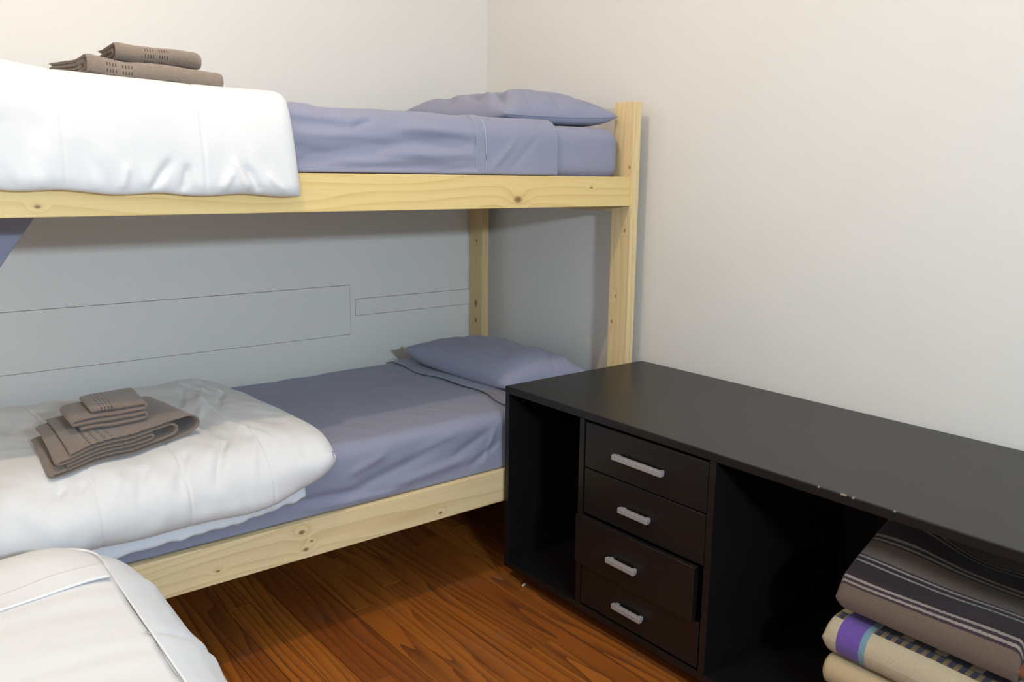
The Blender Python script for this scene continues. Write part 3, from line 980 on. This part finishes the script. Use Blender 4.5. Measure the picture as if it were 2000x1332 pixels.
cpart('back_panel', (XW - .010, XW - .002, YE + PT + .001, YC - PT - .001, .0755, HC - .0245))
cpart('plinth', (XC + .085, XW - .02, YE + .03, YC - .03, 0.0, .0525))
DY0, DY1 = D2[1] + .004, D1[0] - .004
DZ = [(.531, .672), (.383, .527), (.221, .379), (.083, .217)]
PULL = [0.003, 0.003, -0.018, 0.0]
HY = [(-1.743, -1.556, .601), (-1.701, -1.587, .448), (-1.677, -1.565, .290), (-1.692, -1.579, .142)]
for i, ((z0, z1), pl, hy) in enumerate(zip(DZ, PULL, HY)):
    y0, y1 = DY0, DY1
    if i == 2:
        y0, y1 = DY0 + .012, DY1 + .014
    xf = XC + pl
    dr = world_child('drawer', join_boxes([(xf, xf + .018, y0, y1, z0, z1),
        (xf + .0185, XC + .45, DY0 + .02, DY0 + .034, z0 + .015, z1 - .02), (xf + .0185, XC + .45, DY1 - .034, DY1 - .02, z0 + .015, z1 - .02),
        (xf + .0185, XC + .45, DY0 + .0345, DY1 - .0345, z0 + .015, z0 + .021)], .0012), M_BLACK, cab)
    h0, h1, hz = hy
    bm = bmesh.new()
    for bb in ((xf - .022, xf - .008, h0, h1, hz - .008, hz + .008), (xf - .0085, xf + .001, h0 + .004, h0 + .016, hz - .006, hz + .006), (xf - .0085, xf + .001, h1 - .016, h1 - .004, hz - .006, hz + .006)):
        t = box_mesh(*bb, bevel=.001, seg=1); bm.from_mesh(t); bpy.data.meshes.remove(t)
    me = bpy.data.meshes.new('m'); bm.to_mesh(me); bm.free()
    h = link('handle', me, M_HANDLE)
    h.parent = dr
    h.matrix_parent_inverse = Matrix.Translation(cab.location).inverted() @ Matrix.Identity(4)
    h.matrix_parent_inverse = Matrix.Identity(4)
    h['label'] = 'grey bar handle'
    if i == 2:
        # blue liner showing at the side of the drawer that stands proud
        pass

# ------------------------------------------------------------------ blankets in the open shelf
def mat_stripes():
    g = G('striped_wool')
    u, v, _ = g.sep(g.coord('UV'))
    c = g.coord()
    fz = g.math('MULTIPLY', g.math('SUBTRACT', g.noise(c, 260, 2), .5), .004)
    f = g.math('FRACT', g.math('DIVIDE', g.math('ADD', g.math('SUBTRACT', fz, v), STRIPE_OFF), .150))
    tau, dk, wh, pu = (0.20, 0.14, 0.105), (0.035, 0.017, 0.021), (0.40, 0.34, 0.29), (0.05, 0.028, 0.042)
    col = g.ramp(f, [(0.0, tau), (.30, pu), (.335, wh), (.375, pu), (.425, wh), (.465, dk), (.80, wh), (.83, dk), (.89, wh), (.925, dk), (.95, tau)], 'CONSTANT')
    n = g.noise(c, 330, 2)
    col = g.mix(g.math('MULTIPLY', n, .5), col, (0.02, 0.015, 0.015))
    g.bump(n, .5, .003)
    return g.out(col, .95, Sheen_Weight=.2)
STRIPE_OFF = 0.63
M_STRIPE = mat_stripes()
bl = empty('blanket', (-.38, -2.42, .35), 'brown striped wool blanket folded on top of the shelf stack', 'blanket')
def bl_path(y):
    k = (y + 2.2) / -.45                                  # 0 far end, 1 near end
    hump = .075 * math.exp(-((y + 2.27) / .11) ** 2) + .018
    return smooth_poly([(-.12, .455 + hump * .6), (-.25, .452 + hump), (-.38, .440 + hump * .9), (-.50, .424 + hump * .35), (-.575, .412), (-.60, .408)], 3)
def bl_T(y, s):
    return .105 + .05 * (1 - s) * 0 + .0 * y
def bl_d(P, S):
    return noise(P[..., 0] * 9, P[..., 1] * 5, P[..., 2] * 8, 301) * .006
me = slab(bl_path, -2.215, -2.625, bl_T, 110, 150, axis='y', disp=bl_d, xend=.016, vfront=True)
world_child('folded_wool', me, M_STRIPE, bl, True)
M_BIND = mat_fabric('rust_binding', (0.20, 0.075, 0.025), .15, 500, .3)
world_child('binding', slab(bl_path, -2.618, -2.655, lambda y, s: .112 + 0 * y, 14, 150, axis='y'), M_BIND, bl, True)

def mat_pattern():
    g = G('patterned_wool')
    u, v, _ = g.sep(g.coord('UV'))
    c = g.coord()
    n = g.noise(c, 330, 2)
    cream, navy, tan, purple, teal = (0.60, 0.50, 0.34), (0.02, 0.02, 0.05), (0.23, 0.14, 0.05), (0.17, 0.085, 0.42), (0.20, 0.36, 0.44)
    tooth = g.math('GREATER_THAN', g.math('FRACT', g.math('MULTIPLY', u, 42.0)), .45)
    row = g.math('FRACT', g.math('DIVIDE', g.math('ADD', v, .063), .11))
    inrow = g.math('LESS_THAN', row, .27)
    t = g.mix(tooth, tan, navy)
    col = g.mix(inrow, cream, t)
    low = g.math('MULTIPLY', g.math('GREATER_THAN', row, .76), g.math('GREATER_THAN', g.math('FRACT', g.math('MULTIPLY', u, 13.0)), .35))
    col = g.mix(low, col, navy)
    tb = g.math('MULTIPLY', g.math('GREATER_THAN', u, -2.305), g.math('LESS_THAN', u, -2.232))
    col = g.mix(tb, col, teal)
    pb = g.math('MULTIPLY', g.math('GREATER_THAN', u, -2.290), g.math('LESS_THAN', u, -2.232))
    col = g.mix(pb, col, purple)
    col = g.mix(g.math('MULTIPLY', n, .35), col, (0.02, 0.02, 0.02))
    g.bump(n, .5, .003)
    return g.out(col, .95, Sheen_Weight=.2)
b2 = empty('blanket', (-.38, -2.42, .24), 'cream, navy and purple patterned blanket folded under the striped one', 'blanket')
world_child('folded_wool', slab(lambda y: np.array([(-.12, .298), (-.40, .300), (-.61, .296)]), -2.195, -2.66, .098, 90, 120, axis='y', xend=.014, vfront=True,
            disp=lambda P, S: noise(P[..., 0] * 9, P[..., 1] * 7, P[..., 2] * 8, 311) * .005), mat_pattern(), b2, True)
b3 = empty('blanket', (-.38, -2.42, .076), 'plain cream blanket rolled at the bottom of the shelf stack', 'blanket')
M_CREAM = mat_fabric('cream_wool', (0.50, 0.38, 0.22), .12, 400, .4)
world_child('folded_wool', slab(lambda y: layers_path([(-.12, -.575, .090), (-.575, -.14, .150), (-.14, -.57, .176), (-.57, -.14, .234)]), -2.200, -2.66, .020, 60, 260, axis='y',
            disp=lambda P, S: noise(P[..., 0] * 9, P[..., 1] * 7, P[..., 2] * 8, 321) * .003, both=True, xend=.01), M_CREAM, b3, True)

# ------------------------------------------------------------------ near single bed, white bedding
FX1, FY1 = -2.028, -1.245        # right side and foot of the bedding
FX0, FY0 = -2.93, -3.16
ZF = .605
bed = empty('single_bed', (-2.48, -2.24, 0), 'single bed base under white bedding in the near corner', 'bed')
fx0, fx1, fy0, fy1 = FX0 + .07, FX1 - .07, FY0 + .07, FY1 - .07
for nm, b in (('side_rail', (fx1 - .03, fx1, fy0, fy1, .22, .32)), ('side_rail', (fx0, fx0 + .03, fy0, fy1, .22, .32)),
              ('end_rail', (fx0 + .031, fx1 - .031, fy1 - .03, fy1, .22, .32)), ('end_rail', (fx0 + .031, fx1 - .031, fy0, fy0 + .03, .22, .32)),
              ('base_board', (fx0 + .002, fx1 - .002, fy0 + .002, fy1 - .002, .321, .336))):
    world_child(nm, box_mesh(*b, bevel=.003), R_B, bed)
for x in (fx0, fx1 - .05):
    for y in (fy0, fy1 - .05):
        world_child('leg', box_mesh(x, x + .05, y, y + .05, 0, .219, bevel=.003), R_B, bed)
mat2 = link('mattress', rings((fx0 + fx1) / 2, (fy0 + fy1) / 2, (fx1 - fx0) / 2 - .01, (fy1 - fy0) / 2 - .01, .06,
            [(.4, .337), (.03, .337), (0, .36), (0, .50), (.01, .53), (.04, .545), (.4, .545)], 120), M_MATT, smooth=True)
tag(mat2, 'mattress of the near single bed under the white comforter', 'mattress')
fc = empty('comforter', (-2.48, -2.24, .55), 'smooth white comforter with piped edge covering the near bed', 'comforter')
prof = [(.045, .20), (.0, .215), (-.09, .30), (-.125, .38), (-.118, .44), (-.098, .50), (-.062, .548), (-.025, .577), (-.004, .588), (.006, .593)]
P_, _ = resample(np.array(prof), 46)
prof = [tuple(p) for p in P_] + [(.02, ZF - .006), (.04, ZF), (.07, ZF + .004), (.11, ZF + .006)] + [(i, ZF + .006) for i in np.linspace(.13, .44, 40)]
def fd(V):
    V = V.copy()
    x, y, z = V[..., 0].copy(), V[..., 1].copy(), V[..., 2].copy()
    top = np.clip((z - (ZF - .02)) / .02, 0, 1)
    d = noise(x * 3, y * 3, 0, 401) * .006 + noise(x * 5, y * 22, 0, 402) * .0022 + noise(x * 14, y * 40, 0, 403) * .0008
    foot = np.exp(-((y + 1.36) / .10) ** 2)
    d += .020 * foot * np.clip((-2.04 - x) / .1, 0, 1)
    V[..., 2] += d * top
    side = 1 - top
    out = noise(y * 7, z * 9, 0, 405) * .010 + noise(y * 17 + z * 14, z * 11, 0, 406) * .005 - .010 * np.exp(-((y + 1.66 + (z - .4) * .3) / .012) ** 2)
    V[..., 0] += side * np.where(x > -2.2, out, 0)
    V[..., 1] += side * np.where(y > -1.5, out, 0)
    return V
FR = ((FX0 + FX1) / 2, (FY0 + FY1) / 2, (FX1 - FX0) / 2, (FY1 - FY0) / 2, .10)
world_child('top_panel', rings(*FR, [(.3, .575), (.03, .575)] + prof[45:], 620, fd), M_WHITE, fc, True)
world_child('side_panel', rings(*FR, prof[:46] + [(.03, .580), (.06, .565)], 620, fd), M_WHITE2, fc, True)  # same white cloth as the top, its bluish shade painted in
rr = rrect((FX1 - FX0) / 2 - .004, (FY1 - FY0) / 2 - .004, .10, 300)
pip = np.stack([rr[:, 0] + (FX0 + FX1) / 2, rr[:, 1] + (FY0 + FY1) / 2, np.full(300, .594)], -1)
world_child('piping', grid_mesh(np.array([[p + .0030 * np.array([math.cos(t) * .7, math.cos(t) * .7, math.sin(t)]) for t in np.linspace(0, 2 * math.pi, 7)[:-1]] for p in np.vstack([pip, pip[:1]])]), True), M_STITCH, fc, True)
def band_path(x):
    yc = -1.455 + (-2.03 - x) * -.20
    return np.array([(yc + .028, 0), (yc, .0), (yc - .028, 0)])
def band_fix(c):
    V = fd(np.stack([c[:, 0], c[:, 1], np.full(len(c), ZF + .006)], -1))
    edge = np.clip((c[:, 0] + 2.10) / .07, 0, 1)
    c[:, 2] = c[:, 2] + V[:, 2] + .0030 - .008 * edge ** 2
    return c
world_child('hem_band', skewed(slab(band_path, -2.92, -2.040, .006, 120, 24), band_fix), M_WHITE, fc, True)

# ------------------------------------------------------------------ scrap on the floor
bm = bmesh.new()
vs_ = [bm.verts.new(p) for p in ((0, 0, .0005), (.016, .004, .0012), (.020, .011, .004), (.004, .009, .0025), (.001, .001, .0001), (.016, .005, .0005), (.019, .011, .003), (.004, .009, .0015))]
for f in ((0, 1, 2, 3), (7, 6, 5, 4), (0, 4, 5, 1), (1, 5, 6, 2), (2, 6, 7, 3), (3, 7, 4, 0)):
    bm.faces.new([vs_[k] for k in f])
me = bpy.data.meshes.new('m'); bm.to_mesh(me); bm.free()
tag(link('paper_scrap', me, M_TAG, None, (-.674, -1.118, .0005)), 'tiny white scrap of paper on the floor by the cabinet', 'scrap')
